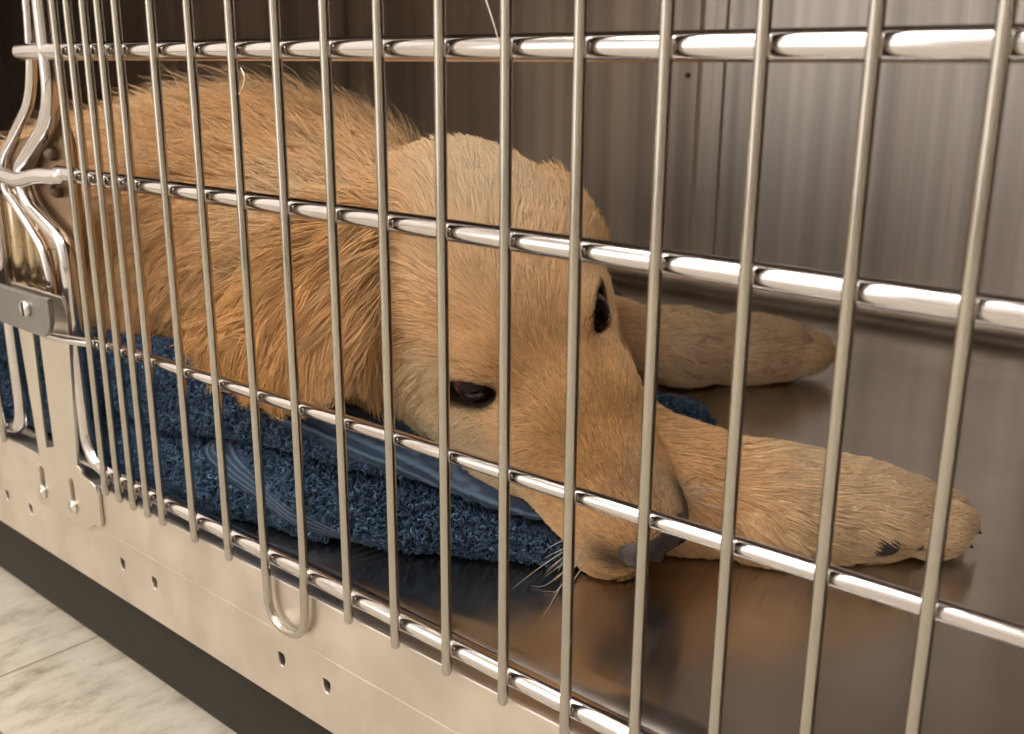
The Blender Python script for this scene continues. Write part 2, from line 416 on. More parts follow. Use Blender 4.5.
# ------------------------------------------------------------------ implicit-surface modelling
class Field:
    def __init__(s, lo, hi, h):
        s.lo = np.array(lo, float); s.h = h
        n = np.ceil((np.array(hi)-s.lo)/h).astype(int)+1
        s.ax = [s.lo[i]+h*np.arange(n[i]) for i in range(3)]
        s.D = np.full(n, 3.0, np.float32)
    def sub(s, lo, hi):
        a = [max(0, int((lo[i]-s.lo[i])/s.h)) for i in range(3)]; b = [min(s.D.shape[i], int((hi[i]-s.lo[i])/s.h)+2) for i in range(3)]
        sl = tuple(slice(a[i], max(b[i], a[i]+1)) for i in range(3))
        X, Y, Z = np.meshgrid(s.ax[0][sl[0]], s.ax[1][sl[1]], s.ax[2][sl[2]], indexing='ij')
        return sl, X.astype(np.float32), Y.astype(np.float32), Z.astype(np.float32)
    def blend(s, sl, d, k, mode='add'):
        A = s.D[sl]
        if mode == 'add':
            if k <= 0: s.D[sl] = np.minimum(A, d); return
            h = np.maximum(k-np.abs(A-d), 0)/k; s.D[sl] = np.minimum(A, d)-h*h*k*.25
        else:
            d = -d; h = np.maximum(k-np.abs(A-d), 0)/k; s.D[sl] = np.maximum(A, d)+h*h*k*.25
    def ell(s, c, r, R=None, k=.5, mode='add'):
        c = np.array(c, float); r = np.array(r, float); R = np.eye(3) if R is None else np.array(R, float)  # rows = axes
        e = np.sqrt(((R*r[:, None])**2).sum(0))+k+1.0
        sl, X, Y, Z = s.sub(c-e, c+e)
        P = [X-c[0], Y-c[1], Z-c[2]]; q = [(P[0]*R[i][0]+P[1]*R[i][1]+P[2]*R[i][2]) for i in range(3)]
        k0 = np.sqrt(sum((q[i]/r[i])**2 for i in range(3))); k1 = np.sqrt(sum((q[i]/r[i]**2)**2 for i in range(3)))+1e-6
        s.blend(sl, k0*(k0-1)/k1, k, mode)
    def cap(s, a, b, ra, rb, k=.5, mode='add'):
        a = np.array(a, float); b = np.array(b, float); m = max(ra, rb)+k+1.0
        sl, X, Y, Z = s.sub(np.minimum(a, b)-m, np.maximum(a, b)+m)
        ab = b-a; L = ab@ab
        t = np.clip(((X-a[0])*ab[0]+(Y-a[1])*ab[1]+(Z-a[2])*ab[2])/L, 0, 1)
        d = np.sqrt((X-a[0]-t*ab[0])**2+(Y-a[1]-t*ab[1])**2+(Z-a[2]-t*ab[2])**2)-(ra+(rb-ra)*t)
        s.blend(sl, d, k, mode)
    def chain(s, pts, k=.5):
        for (a, ra), (b, rb) in zip(pts, pts[1:]): s.cap(a, b, ra, rb, k)
    def sample(s, P):
        q = (P-s.lo)/s.h; n = np.array(s.D.shape)
        q = np.clip(q, 0, n-1.001); i = q.astype(int); f = (q-i).astype(np.float32)
        D = s.D; o = 0
        for dx in (0, 1):
            for dy in (0, 1):
                for dz in (0, 1):
                    wt = (f[:, 0] if dx else 1-f[:, 0])*(f[:, 1] if dy else 1-f[:, 1])*(f[:, 2] if dz else 1-f[:, 2])
                    o = o+wt*D[i[:, 0]+dx, i[:, 1]+dy, i[:, 2]+dz]
        return o
    def grad(s, P, e=None):
        e = e or s.h*1.2; G = np.stack([s.sample(P+np.eye(3)[i]*e)-s.sample(P-np.eye(3)[i]*e) for i in range(3)], 1)/(2*e)
        return G
    def surface(s):
        D = s.D; sg = D < 0; n = D.shape
        c = np.zeros(tuple(m-1 for m in n), np.uint8)
        for dx in (0, 1):
            for dy in (0, 1):
                for dz in (0, 1):
                    c += sg[dx:n[0]-1+dx, dy:n[1]-1+dy, dz:n[2]-1+dz]
        act = (c > 0) & (c < 8); idx = np.full(act.shape, -1, np.int32); I = np.argwhere(act); idx[act] = np.arange(len(I))
        acc = np.zeros((len(I), 3)); cnt = np.zeros(len(I))
        offs = [(x, y, z) for x in (0, 1) for y in (0, 1) for z in (0, 1)]
        val = {o: D[I[:, 0]+o[0], I[:, 1]+o[1], I[:, 2]+o[2]].astype(float) for o in offs}
        for o in offs:
            for a in range(3):
                if o[a]: continue
                p = list(o); p[a] = 1; p = tuple(p); va, vb = val[o], val[p]
                m = (va < 0) != (vb < 0); t = np.where(m, va/np.where(m, va-vb, 1), 0)
                q = np.array(o, float)[None].repeat(len(I), 0); q[:, a] = t
                acc[m] += q[m]; cnt[m] += 1
        V = s.lo+(I+acc/cnt[:, None])*s.h
        F = []
        for a in range(3):
            b, c_ = (a+1) % 3, (a+2) % 3
            s0 = [slice(None)]*3; s1 = [slice(None)]*3; s0[a] = slice(0, -1); s1[a] = slice(1, None)
            A = sg[tuple(s0)]; B = sg[tuple(s1)]; E = np.argwhere(A != B)
            E = E[(E[:, b] > 0) & (E[:, c_] > 0) & (E[:, b] < n[b]-1) & (E[:, c_] < n[c_]-1)]
            inside = A[E[:, 0], E[:, 1], E[:, 2]]
            def cell(db, dc):
                q = E.copy(); q[:, b] -= db; q[:, c_] -= dc; return idx[q[:, 0], q[:, 1], q[:, 2]]
            Q = np.stack([cell(1, 1), cell(0, 1), cell(0, 0), cell(1, 0)], 1)
            Q[~inside] = Q[~inside][:, ::-1]; F.append(Q)
        return V, np.vstack(F)

def fast_mesh(name, V, Q, mat, parent):
    me = bpy.data.meshes.new(name); me.vertices.add(len(V)); me.vertices.foreach_set('co', Wd(V).astype(np.float32).ravel())
    me.loops.add(Q.size); me.loops.foreach_set('vertex_index', Q.astype(np.int32).ravel())
    me.polygons.add(len(Q)); me.polygons.foreach_set('loop_start', np.arange(0, Q.size, 4, dtype=np.int32))
    me.polygons.foreach_set('use_smooth', np.ones(len(Q), bool)); me.update(calc_edges=True); me.validate()
    return link(name, me, mat, parent)

def norm(v): return v/np.maximum(np.linalg.norm(v, axis=-1, keepdims=True), 1e-9)

# ------------------------------------------------------------------ the dog
dog = empty('dog', (-2, 7, ZF))
tag(dog, 'golden long-haired dog lying on a blue towel behind the cage bars, front legs stretched out', 'dog')
# head frame: E between the eyes, HF towards the nose, HL towards the dog's left, HU up
HE = V3(5.43, 3.52, 3.25)
HF = norm(V3(.826, -.178, -.530)); HL = V3(.431, .809, .402); HL = norm(HL-HF*(HL@HF)); HU = np.cross(HF, HL); HU = norm(HU)
HR = np.array([HF, HL, HU])
def H(f, l, u): return HE+HF*f+HL*l+HU*u

fd = Field((-16.5, -.2, -.7), (12.3, 18.8, 8.0), .09)
# trunk
fd.ell((-12.5, 6.6, 2.9), (4.2, 4.3, 3.0), k=1.5)
fd.ell((-7.5, 6.4, 3.0), (5.4, 4.3, 3.3), k=1.5)
fd.ell((-4.6, 6.2, 3.0), (3.6, 4.1, 3.1), k=1.5)
fd.ell((-.8, 8.0, 1.9), (2.9, 3.6, 2.0), k=1.2)
fd.ell((-2.6, 4.2, 3.4), (2.9, 2.4, 2.5), k=1.0)          # right shoulder
fd.ell((-4.6, 2.9, 2.9), (2.2, 1.5, 1.6), k=1.0)          # right upper arm / flank bulge
fd.ell((-11.0, 3.6, 2.3), (3.2, 2.4, 2.4), k=1.0)         # right thigh
fd.ell((-1.8, 10.8, 1.5), (2.4, 2.0, 1.6), k=.8)          # left shoulder
# neck
fd.chain([((-3.0, 5.6, 3.4), 2.6), ((-.2, 4.7, 3.4), 2.2), ((1.9, 4.2, 3.7), 1.9)], k=1.0)
fd.ell((.9, 3.4, 3.3), (2.3, 1.6, 1.9), k=.9)            # ruff under the near ear
# head
fd.ell(H(-1.75, 0, .05), (2.15, 1.85, 1.5), HR, .5)
fd.ell(H(-2.6, 0, .45), (1.3, 1.35, 1.2), HR, .5)
fd.ell(H(-.4, -.95, -2.1), (1.75, .95, 1.25), HR, .5)
fd.ell(H(-2.0, -1.0, -1.5), (1.6, 1.2, 1.3), HR, .6)
for s_ in (-1, 1):
    fd.ell(H(-.30, s_*.80, .32), (.80, .58, .48), HR, .35)      # brow
    fd.ell(H(-1.15, s_*(1.15 if s_ < 0 else 1.0), -.75), (1.5, .85, 1.05), HR, .5)   # cheek
    fd.ell(H(.55, s_*.72, -.55), (1.0, .55, .65), HR, .4)       # under the eye
fd.cap(H(.1, 0, -.75), H(2.75, 0, -1.12), 1.02, .78, .5)         # muzzle
fd.cap(H(.3, 0, -.35), H(3.0, 0, -.80), .62, .48, .35)           # nose bridge
for s_ in (-1, 1):
    fd.ell(H(2.35, s_*.42, -1.45), (1.05, .55, .68), HR, .25)   # flews
    fd.ell(H(1.3, s_*.55, -1.35), (1.1, .55, .8), HR, .35)
fd.cap(H(-.8, 0, -1.7), H(2.6, 0, -1.98), .85, .42, .35)         # lower jaw
fd.ell(H(2.55, -.30, -2.12), (.75, .62, .34), HR, .2); fd.ell(H(2.85, .40, -2.0), (.30, .45, .16), HR, .12)
fd.ell(H(3.0, .12, -1.66), (.34, .48, .24), HR, .08)                # dark lower lip
fd.cap(H(-2.0, 0, -1.2), V3(.5, 4.9, 2.6), 1.45, 2.0, .8)        # throat
fd.cap(H(2.3, -.75, -1.98), H(3.15, -.25, -1.75), .10, .09, .12, 'sub'); fd.cap(H(3.15, -.25, -1.75), H(3.1, .4, -1.75), .09, .10, .12, 'sub')  # mouth line
fd.cap(H(-.7, 0, .15), H(.9, 0, -.18), .75, .5, .5)            # stop furrow
EY = [(-.02, -.94, -.02), (-.05, .90, .06)]
def eye_axes(e):
    sgn = 1 if e[1] > 0 else -1; ax = norm(HF*.62+HL*sgn*.66+HU*.22) if sgn < 0 else norm(HF*.50+HL*.58+HU*.55)
    h = norm(HF-ax*(HF@ax)); v = np.cross(ax, h); v = v if v@HU > 0 else -v
    v = norm(HU-ax*(HU@ax)); h = norm(HF-ax*(HF@ax)-v*(HF@v)); a = math.radians(20 if sgn < 0 else 4)
    return ax, h*math.cos(a)+v*math.sin(a), v*math.cos(a)-h*math.sin(a)
for e in EY:
    ax, hx_, vx = eye_axes(e)
    fd.ell(H(*e)+ax*.32, (.46, .29, .46), np.array([hx_, vx, ax]), .10, 'sub')
# near ear: a folded flap hanging back over the neck; far ear just behind the skull
def ear(base, tip, nrm, w0, w1, th, k):
    base, tip, nrm = map(lambda v: np.array(v, float), (base, tip, nrm)); ax = norm(tip-base); nrm = norm(nrm-ax*(nrm@ax)); sd = np.cross(ax, nrm)
    L = np.linalg.norm(tip-base)
    fd.ell(base+(tip-base)*.34, (L*.46, w0, th), np.array([ax, sd, nrm]), k)
    fd.ell(base+(tip-base)*.72, (L*.36, w1, th*.8), np.array([ax, sd, nrm]), k)
ear((3.2, 2.1, 5.0), (2.05, 1.05, 2.62), (.2, -.95, .25), 1.0, 1.15, .32, .12)
ear((2.4, 1.9, 4.2), (.45, 1.15, 2.78), (.15, -.95, .25), 1.0, .85, .30, .25)
ear(H(-1.7, 1.75, .55), H(-2.6, 2.5, -1.6), HL*1.0, .85, .6, .26, .3)
# forelegs (near = right, far = left), lying stretched out on the sheet
fd.chain([((3.4, 6.1, 1.9), 1.7), ((5.4, 5.3, .95), 1.15), ((7.0, 5.7, .62), .95), ((8.3, 6.4, .52), .84), ((9.0, 7.0, .42), .76), ((9.5, 7.5, .38), .78)], .5)
fd.chain([((-1.8, 11.0, 1.4), 1.3), ((.3, 12.2, .8), 1.0), ((1.9, 13.6, .6), .88), ((3.1, 15.0, .5), .80), ((3.6, 15.6, .42), .78)], .5)
def paw(c, d, up_tilt, k=.12, sc=1.0):
    c = np.array(c, float); d = norm(np.array(d, float)); up = norm(V3(0, 0, 1)-d*d[2]); sd = np.cross(d, up)
    up, sd = up*math.cos(up_tilt)+sd*math.sin(up_tilt), sd*math.cos(up_tilt)-up*math.sin(up_tilt)
    R = np.array([d, sd, up]); claws = []
    fd.ell(c+d*.1, (.95*sc, .78*sc, .58*sc), R, .3)
    for j, (o, f) in enumerate(((-.60, .72), (-.21, 1.02), (.22, 1.0), (.60, .68))):
        q = c+d*f*sc+sd*o*sc-up*.10
        fd.ell(q, (.52*sc, .25*sc, .36*sc), R, k); claws.append((q+d*.42-up*.1, d, up))
    return claws
claws = paw((9.62, 7.68, .34), (.70, .72, -.02), .15, k=.05, sc=1.08)
claws += paw((3.2, 15.65, .50), (.70, .72, -.02), .1, k=.06, sc=1.2)
# nothing sinks into the floor sheet
Zc = fd.ax[2][None, None, :].astype(np.float32); fd.D = np.maximum(fd.D, (ZF+.02)-Zc)
fd.D = fd.D.astype(np.float32)
DV, DQ = fd.surface()
DN = norm(fd.grad(DV))

def attr_noise(P, sc, seed):
    r = np.random.default_rng(seed); o = 0
    for k in range(5):
        w_ = r.normal(size=3)*sc; o = o+np.sin(P@w_+r.uniform(0, 6.28))
    return o/5
# --- coat colour (the animal's own markings), linear rgb
C_GOLD = np.array([.91, .60, .31]); C_CREAM = np.array([.95, .85, .63]); C_RED = np.array([.54, .29, .085]); C_BROWN = np.array([.40, .20, .07]); C_BLACK = np.array(lin((42, 36, 34))[:3])
C_GREY = np.array(lin((120, 106, 96))[:3])
def spot(P, c, r, p=2.): return np.exp(-(np.linalg.norm(P-np.array(c), axis=1)/r)**p)[:, None]
def coat(P):
    c = np.repeat(C_GOLD[None], len(P), 0)
    def mixc(w_, col):
        nonlocal c; c = c*(1-w_)+col*w_
    n = attr_noise(P, 1.4, 3)[:, None]
    mixc(np.clip(.5+.5*n, 0, 1)*.22, C_RED); mixc(np.clip(-n, 0, 1)*.25, C_CREAM)
    for q, r, a in ((H(.0, -1.9, -1.4), 1.4, .9), (H(1.2, -1.1, -1.7), .9, .35), (H(-1.5, 0.4, 1.5), 1.2, .35), (V3(-4.5, 1.4, 2.2), 1.6, .5), (H(-.45, -1.5, .25), .35, .5), (H(-2.2, .3, 1.6), 1.1, .4), (V3(3.5, 1.6, 2.7), .7, .7), (V3(1.2, 2.4, 5.2), 1.2, .35)):
        mixc(spot(P, q, r)*a, C_CREAM)
    for q, r, a in ((H(1.6, .2, -.4), 1.1, .75), (H(2.2, -.3, -.9), .7, .5), (H(.3, .0, .1), .7, .6), (V3(3.2, 2.2, 5.0), .8, .6), (V3(2.2, 1.4, 4.0), 1.5, .6), (V3(1.8, 1.0, 2.6), 1.3, .5), (V3(-.2, 1.2, 2.3), 1.7, .6), (H(-2.4, 1.9, -.4), 1.2, .8), (V3(-2, 5, 6), 2.5, .3)):
        mixc(spot(P, q, r)*a, C_RED)
    leg = np.clip((P[:, 0:1]+P[:, 1:2]-13.0)/2.0, 0, 1)*np.clip((2.2-P[:, 2:3])/.6, 0, 1); mixc(leg*.45, C_CREAM*.9)
    for s_ in (-1, 1):
        mixc(spot(P, H(3.05, s_*.50, -1.1), .34)*.8, C_GREY); mixc(spot(P, H(3.2, s_*.46, -1.05), .30)*.95, C_BLACK)
    mixc(spot(P, H(3.25, 0.05, -1.55), .45, 3)*.97, C_BLACK); mixc(spot(P, H(3.2, .2, -1.65), .40, 3)*.97, C_BLACK); mixc(spot(P, H(3.0, .80, -.85), .34)*.85, C_BLACK); mixc(spot(P, H(2.0, .1, -.45), .85)*.5, C_BROWN); mixc(spot(P, H(.5, -.15, .2), .6)*.4, C_BROWN)
    mixc(spot(P, H(2.85, 0.2, -.5), .5)*.6, C_GREY)
    sp_ = (np.linalg.norm(P-V3(-2.2, 1.75, 2.75), axis=1) < .55) & (attr_noise(P, 22, 31) > .32)
    mixc(sp_[:, None]*.8, C_BLACK)
    for e in EY:
        ax, hx_, vx = eye_axes(e); d = P-(H(*e)+ax*.25)
        q = np.sqrt((d@hx_/.47)**2+(d@vx/.30)**2+(d@ax/.5)**2)[:, None]
        mixc(np.clip((1.28-q)/.22, 0, 1)*.96, C_BLACK*.6)
    return c

def body_mat():
    t = NT('coat_skin'); b = t.n('ShaderNodeBsdfPrincipled'); t.l(b, 'BSDF', t.out, 'Surface')
    a = t.n('ShaderNodeAttribute'); a.attribute_name = 'coat'
    m = t.n('ShaderNodeMix', data_type='RGBA', blend_type='MULTIPLY'); m.inputs['Factor'].default_value = 1; m.inputs['B'].default_value = (.62, .48, .36, 1)
    t.l(a, 'Color', m, 'A'); t.l(m, 'Result', b, 'Base Color'); b.inputs['Roughness'].default_value = .8; b.inputs['Specular IOR Level'].default_value = .1
    return t.m
M['skin'] = body_mat()
body = fast_mesh('body', DV, DQ, M['skin'], dog)
ca = body.data.attributes.new('coat', 'FLOAT_COLOR', 'POINT')
cc = np.concatenate([coat(DV), np.ones((len(DV), 1))], 1) if len(body.data.vertices) == len(DV) else None
ca.data.foreach_set('color', cc.astype(np.float32).ravel())

# eyes
def glossy(name, col, rough, coat_=0, spec=.5):
    t = NT(name); b = t.n('ShaderNodeBsdfPrincipled'); t.l(b, 'BSDF', t.out, 'Surface')
    b.inputs['Base Color'].default_value = col; b.inputs['Roughness'].default_value = rough; b.inputs['Coat Weight'].default_value = coat_
    b.inputs['Coat Roughness'].default_value = .03; b.inputs['Specular IOR Level'].default_value = spec; return t.m
def eye_mat(center, ax):
    t = NT('dog_eye'); b = t.n('ShaderNodeBsdfPrincipled'); t.l(b, 'BSDF', t.out, 'Surface')
    tc = t.n('ShaderNodeNewGeometry'); sb = t.n('ShaderNodeVectorMath', operation='DISTANCE'); sb.inputs[1].default_value = tuple(center+ax)
    t.l(tc, 'Position', sb, 0)
    r = t.ramp(sb, 'Value', [(0.0, lin((8, 6, 5))), (.0032/.012*.5, lin((8, 6, 5))), (.16, lin((34, 19, 11))), (.44, lin((28, 15, 9))), (.47, lin((26, 14, 10))), (.60, lin((92, 58, 50)))])
    # distances are metres; scale them so the ramp spans the eyeball
    ml = t.n('ShaderNodeMath', operation='MULTIPLY'); ml.inputs[1].default_value = 1/.016
    t.l(sb, 'Value', ml, 0); t.l(ml, 'Value', r, 'Fac'); t.l(r, 'Color', b, 'Base Color')
    b.inputs['Roughness'].default_value = .08; b.inputs['IOR'].default_value = 1.28
    return t.m
look = norm(V3(.75, -.62, -.2))
for e in EY:
    ax = eye_axes(e)[0]; c = H(*e)+ax*(.03 if e[1] < 0 else .12); rr = .42
    bm = bmesh.new(); bmesh.ops.create_uvsphere(bm, u_segments=40, v_segments=24, radius=rr)
    V = np.array([v.co[:] for v in bm.verts])+c; F = [tuple(v.index for v in f.verts) for f in bm.faces]; bm.free()
    gz = norm(ax*.8+look*.55)
    mesh('eye', V, F, eye_mat(Wd(c), gz*rr*S), dog)

# nose leather
nf = Field(H(3.0, 0, -1)-1.6, H(3.0, 0, -1)+1.6, .035)
nf.ell(H(3.26, 0, -.84), (.38, .50, .36), HR, .1)
for s_ in (-1, 1):
    nf.ell(H(3.42, s_*.34, -.84), (.29, .25, .23), HR, .12)
nf.ell(H(3.35, 0, -1.25), (.26, .14, .28), HR, .1)
for s_ in (-1, 1):
    nf.cap(H(3.72, s_*.30, -.84), H(3.45, s_*.50, -.90), .09, .05, .05, 'sub')
    nf.cap(H(3.66, s_*.50, -.90), H(3.3, s_*.66, -.92), .05, .03, .04, 'sub')
nf.cap(H(3.78, 0, -.85), H(3.68, 0, -1.5), .035, .03, .04, 'sub')
NV, NQ = nf.surface()
def nose_mat():
    t = NT('nose_leather'); b = t.n('ShaderNodeBsdfPrincipled'); t.l(b, 'BSDF', t.out, 'Surface')
    b.inputs['Base Color'].default_value = lin((62, 52, 50)); b.inputs['Roughness'].default_value = .38
    tc = t.n('ShaderNodeTexCoord'); v = t.n('ShaderNodeTexVoronoi'); v.inputs['Scale'].default_value = 900
    t.l(tc, 'Object', v, 'Vector'); bp = t.n('ShaderNodeBump'); bp.inputs['Strength'].default_value = .5; bp.inputs['Distance'].default_value = .0007
    t.l(v, 'Distance', bp, 'Height'); t.l(bp, 'Normal', b, 'Normal'); return t.m
fast_mesh('nose', NV, NQ, nose_mat(), dog)
M['claw'] = glossy('claw_horn', lin((70, 56, 46)), .35)
for (q, d, up) in claws:
    pts = [q-d*.1, q+d*.1-up*.02, q+d*.24-up*.10]
    mesh('claw', *tube(pts, [.075, .06, .02], 10, dome=False), M['claw'], dog)
M['pad'] = glossy('pad_leather', lin((44, 38, 38)), .6)
pf = Field((8.6, 6.0, -.4), (11.2, 8.2, .9), .05)
pf.ell((9.80, 6.98, .14), (.48, .26, .26), k=.1); pf.ell((10.3, 7.45, .10), (.28, .16, .2), k=.05)
fast_mesh('paw_pad', *pf.surface(), M['pad'], dog)
# ------------------------------------------------------------------ coat: strands grown along a flow field
bvh = BVHTree.FromPolygons([tuple(v) for v in DV], [tuple(int(i) for i in q) for q in DQ])
def hit(x, y):
    d = ray(x, y); h, n, i, t = bvh.ray_cast(Vector(CP), Vector(d))
    return None if h is None else np.array(h)
# combing guides on the animal: where the hair starts, where it points, length, lift off the skin, wave
GP, GD, GL = [], [], []
def guide(p, q, L, lift, wave=0.):
    a, b = hit(*p), hit(*q)
    if a is None: return
    if b is None or np.linalg.norm(b-a) > 4: d = CR*(q[0]-p[0])-CU*(q[1]-p[1])
    else: d = b-a
    GP.append(a); GD.append(norm(d)); GL.append((L, lift, wave))
def guide3(p, d, L, lift, wave=0.):
    GP.append(np.array(p, float)); GD.append(norm(np.array(d, float))); GL.append((L, lift, wave))
SH = dict(L=.30, lift=.28)
for a in (((640, 500), (600, 420), .10, .15), ((560, 400), (530, 320), .16, .2), ((600, 440), (575, 360), .12, .18), ((630, 440), (622, 390), .12, .2), ((520, 300), (500, 235), .26, .28), ((555, 290), (548, 230), .26, .28),
          ((480, 240), (468, 165), .42, .42), ((520, 240), (518, 180), .40, .42), ((570, 240), (560, 190), .40, .42), ((430, 230), (405, 170), .42, .38), ((440, 310), (395, 285), .34, .3), ((440, 345), (400, 330), .34, .3),
          ((480, 340), (450, 320), .22, .25), ((430, 400), (400, 420), .40, .3), ((450, 430), (415, 452), .34, .3), ((490, 440), (450, 455), .24, .25), ((540, 470), (500, 470), .18, .22), ((590, 540), (560, 505), .12, .2), ((600, 480), (570, 430), .10, .18),
          ((520, 420), (490, 415), .18, .22), ((405, 360), (388, 400), .55, .3), ((410, 410), (395, 450), .55, .3),
          ((380, 230), (345, 260), .9, .25, .3), ((360, 290), (335, 330), 1.2, .22, .6), ((370, 330), (362, 380), 1.2, .22, .5), ((330, 300), (305, 360), 1.2, .22, .8), ((300, 290), (262, 340), 1.2, .22, 1.), ((300, 350), (285, 400), .65, .22, 1.),
          ((265, 320), (225, 355), 1.2, .2, 1.), ((240, 350), (215, 385), .7, .25, 1.), ((250, 280), (215, 300), 1.4, .22, .8), ((345, 370), (335, 410), .6, .2, .6), ((320, 400), (315, 430), .3, .2, .6),
          ((400, 180), (380, 165), .5, .35), ((380, 190), (350, 190), .8, .3, .2), ((340, 220), (300, 225), 1.3, .28, .3), ((330, 160), (290, 140), 1.4, .38, .2), ((370, 150), (350, 120), 1.3, .45, .2), ((290, 130), (265, 105), 1.6, .5, .2),
          ((300, 190), (250, 180), 1.4, .3, .3), ((240, 170), (195, 155), 1.5, .32, .3), ((220, 130), (190, 105), 1.6, .5, .2), ((160, 150), (125, 130), 1.6, .45, .2), ((130, 190), (95, 190), 1.4, .3, .2), ((250, 230), (205, 240), 1.4, .25, .4),
          ((180, 230), (140, 250), 1.3, .25, .3), ((200, 290), (170, 330), 1.1, .22, .4), ((150, 260), (130, 310), 1.2, .22, .2), ((110, 250), (95, 300), 1.2, .22, .2), ((130, 320), (125, 350), .8, .2), ((90, 200), (70, 240), 1.3, .25, .2), ((170, 330), (165, 355), .5, .25),
          ((680, 450), (740, 465), .45, .15), ((760, 480), (820, 485), .40, .13), ((850, 490), (900, 490), .35, .13), ((920, 490), (950, 485), .12, .10), ((950, 500), (970, 500), .10, .1), ((935, 520), (955, 520), .10, .1), ((760, 530), (790, 560), .7, .25, .5), ((880, 520), (910, 535), .45, .2, .2), ((700, 500), (730, 520), .5, .18, .2),
          ((660, 330), (720, 335), .40, .15), ((750, 340), (800, 340), .35, .14), ((800, 345), (840, 345), .16, .12), ((660, 365), (700, 385), .7, .25, .4), ((650, 345), (690, 350), .45, .15),
          ((640, 380), (625, 340), .14, .2), ((660, 460), (650, 420), .10, .18), ((605, 330), (600, 290), .2, .2), ((598, 225), (602, 255), .7, .2, .3)):
    guide(*a)
guide3((-12, 9, 5.5), (-1, .2, 0), 1.3, .35); guide3((-8, 10, 4.5), (-.8, .4, -.3), 1.2, .3); guide3((-14, 3, 3), (-1, 0, -.3), 1.2, .25); guide3((-4, 11, 3), (-.6, .4, -.6), 1., .3)
guide3((2, 9, 2), (.2, .3, -1), 1.2, .3, .5); guide3(H(-2.6, 2.1, -.6), -HF*.4+HU*-.6, .7, .2, .4); guide3(H(-2.5, 1.0, 1.2), -HF+HL*.3, .45, .35); guide3(H(0, 0, -2.4), -HF, .3, .25)
GP, GD, GL = np.array(GP), np.array(GD), np.array(GL, float); GLf = np.concatenate([GL, np.zeros((len(GL), 0))], 1)
def field(P, Nn):
    out = np.zeros((len(P), 6))
    for s0 in range(0, len(P), 20000):
        p = P[s0:s0+20000]; d2 = ((p[:, None]-GP[None])**2).sum(2)
        nn = Nn[s0:s0+20000]
        w_ = 1/(d2+.06)**2
        w_ /= w_.sum(1, keepdims=True); out[s0:s0+20000, :3] = w_@GD; out[s0:s0+20000, 3:] = w_@GL
    return out
def tangent(D_, N_): return norm(D_-N_*(D_*N_).sum(1, keepdims=True))

def eye_dist(P):
    o = []
    for e in EY:
        ax, h, v = eye_axes(e); d = P-(H(*e)+ax*.26); o.append(np.sqrt((d@h/.46)**2+(d@v/.30)**2+(d@ax/.5)**2))
    return np.min(o, axis=0)
tri = np.vstack([DQ[:, [0, 1, 2]], DQ[:, [0, 2, 3]]])
tc_ = DV[tri].mean(1); ta = np.linalg.norm(np.cross(DV[tri[:, 1]]-DV[tri[:, 0]], DV[tri[:, 2]]-DV[tri[:, 0]]), axis=1)/2
hd_ = (tc_-HE)@HR.T     # head coordinates
onhead = (hd_[:, 0] > -2.6) & (tc_[:, 0] > 2.2) & (tc_[:, 1] < 7) & (np.abs(hd_[:, 1]) < 2.4) & (hd_[:, 0] < 4) & (hd_[:, 2] > -3)
vis = ((CP-tc_)*norm(fd.grad(tc_))).sum(1) > -4.0
dens = np.where(onhead, 2600., 900.)
dens = np.where(tc_[:, 0] < -9, 400., dens)
farp = (tc_[:, 1] > 10); dens = np.where(farp, 600., dens)
legm = (tc_[:, 0]+tc_[:, 1] > 12.2) & (tc_[:, 2] < 2) & ~onhead; dens = np.where(legm & ~farp, 1500., dens)
dens = np.where(vis, dens, 60.)
eyed = eye_dist(tc_)
dens = np.where(eyed < .74, 0., dens)
nosed = np.linalg.norm((hd_-np.array([3.4, 0, -1.0]))/np.array([.42, .5, .4]), axis=1); dens = np.where(nosed < 1, 0, dens)
dens = np.where(np.linalg.norm((tc_-np.array([9.80, 6.95, .14]))/np.array([.5, .4, .26]), axis=1) < 1, 60, dens)
dens = np.where(tc_[:, 2] < ZF+.08, 0, dens)
hd2 = hd_-np.array([3.15, .15, -1.72]); dens = np.where((hd2**2).sum(1) < .14, dens*.25, dens)
wt = dens*ta; NS = int(wt.sum()); pick = rng.choice(len(tri), NS, p=wt/wt.sum())
uv = rng.random((NS, 2)); fl = uv.sum(1) > 1; uv[fl] = 1-uv[fl]
T0 = tri[pick]; R0 = DV[T0[:, 0]]*(1-uv.sum(1))[:, None]+DV[T0[:, 1]]*uv[:, :1]+DV[T0[:, 2]]*uv[:, 1:]
N0 = norm(fd.grad(R0)); FL = field(R0, N0)
Lh, lift, wave = FL[:, 3], FL[:, 4], FL[:, 5]
Lh = Lh*rng.uniform(.75, 1.2, NS)*np.where(Lh > .75, 1.2, 1.0)
wisp = (Lh > 1.2) & (rng.random(NS) < .035) & (R0[:, 2] > 4.5)
hdR = (R0-HE)@HR.T
eR = eye_dist(R0)
Lh = np.where(eR < 1.9, np.minimum(Lh, .05+.10*(eR-.8)), Lh)
nR = np.linalg.norm(hdR-np.array([3.3, 0, -1.0]), axis=1); Lh = np.where(nR < 1.2, np.minimum(Lh, .045+.06*nR), Lh)
PT = 7
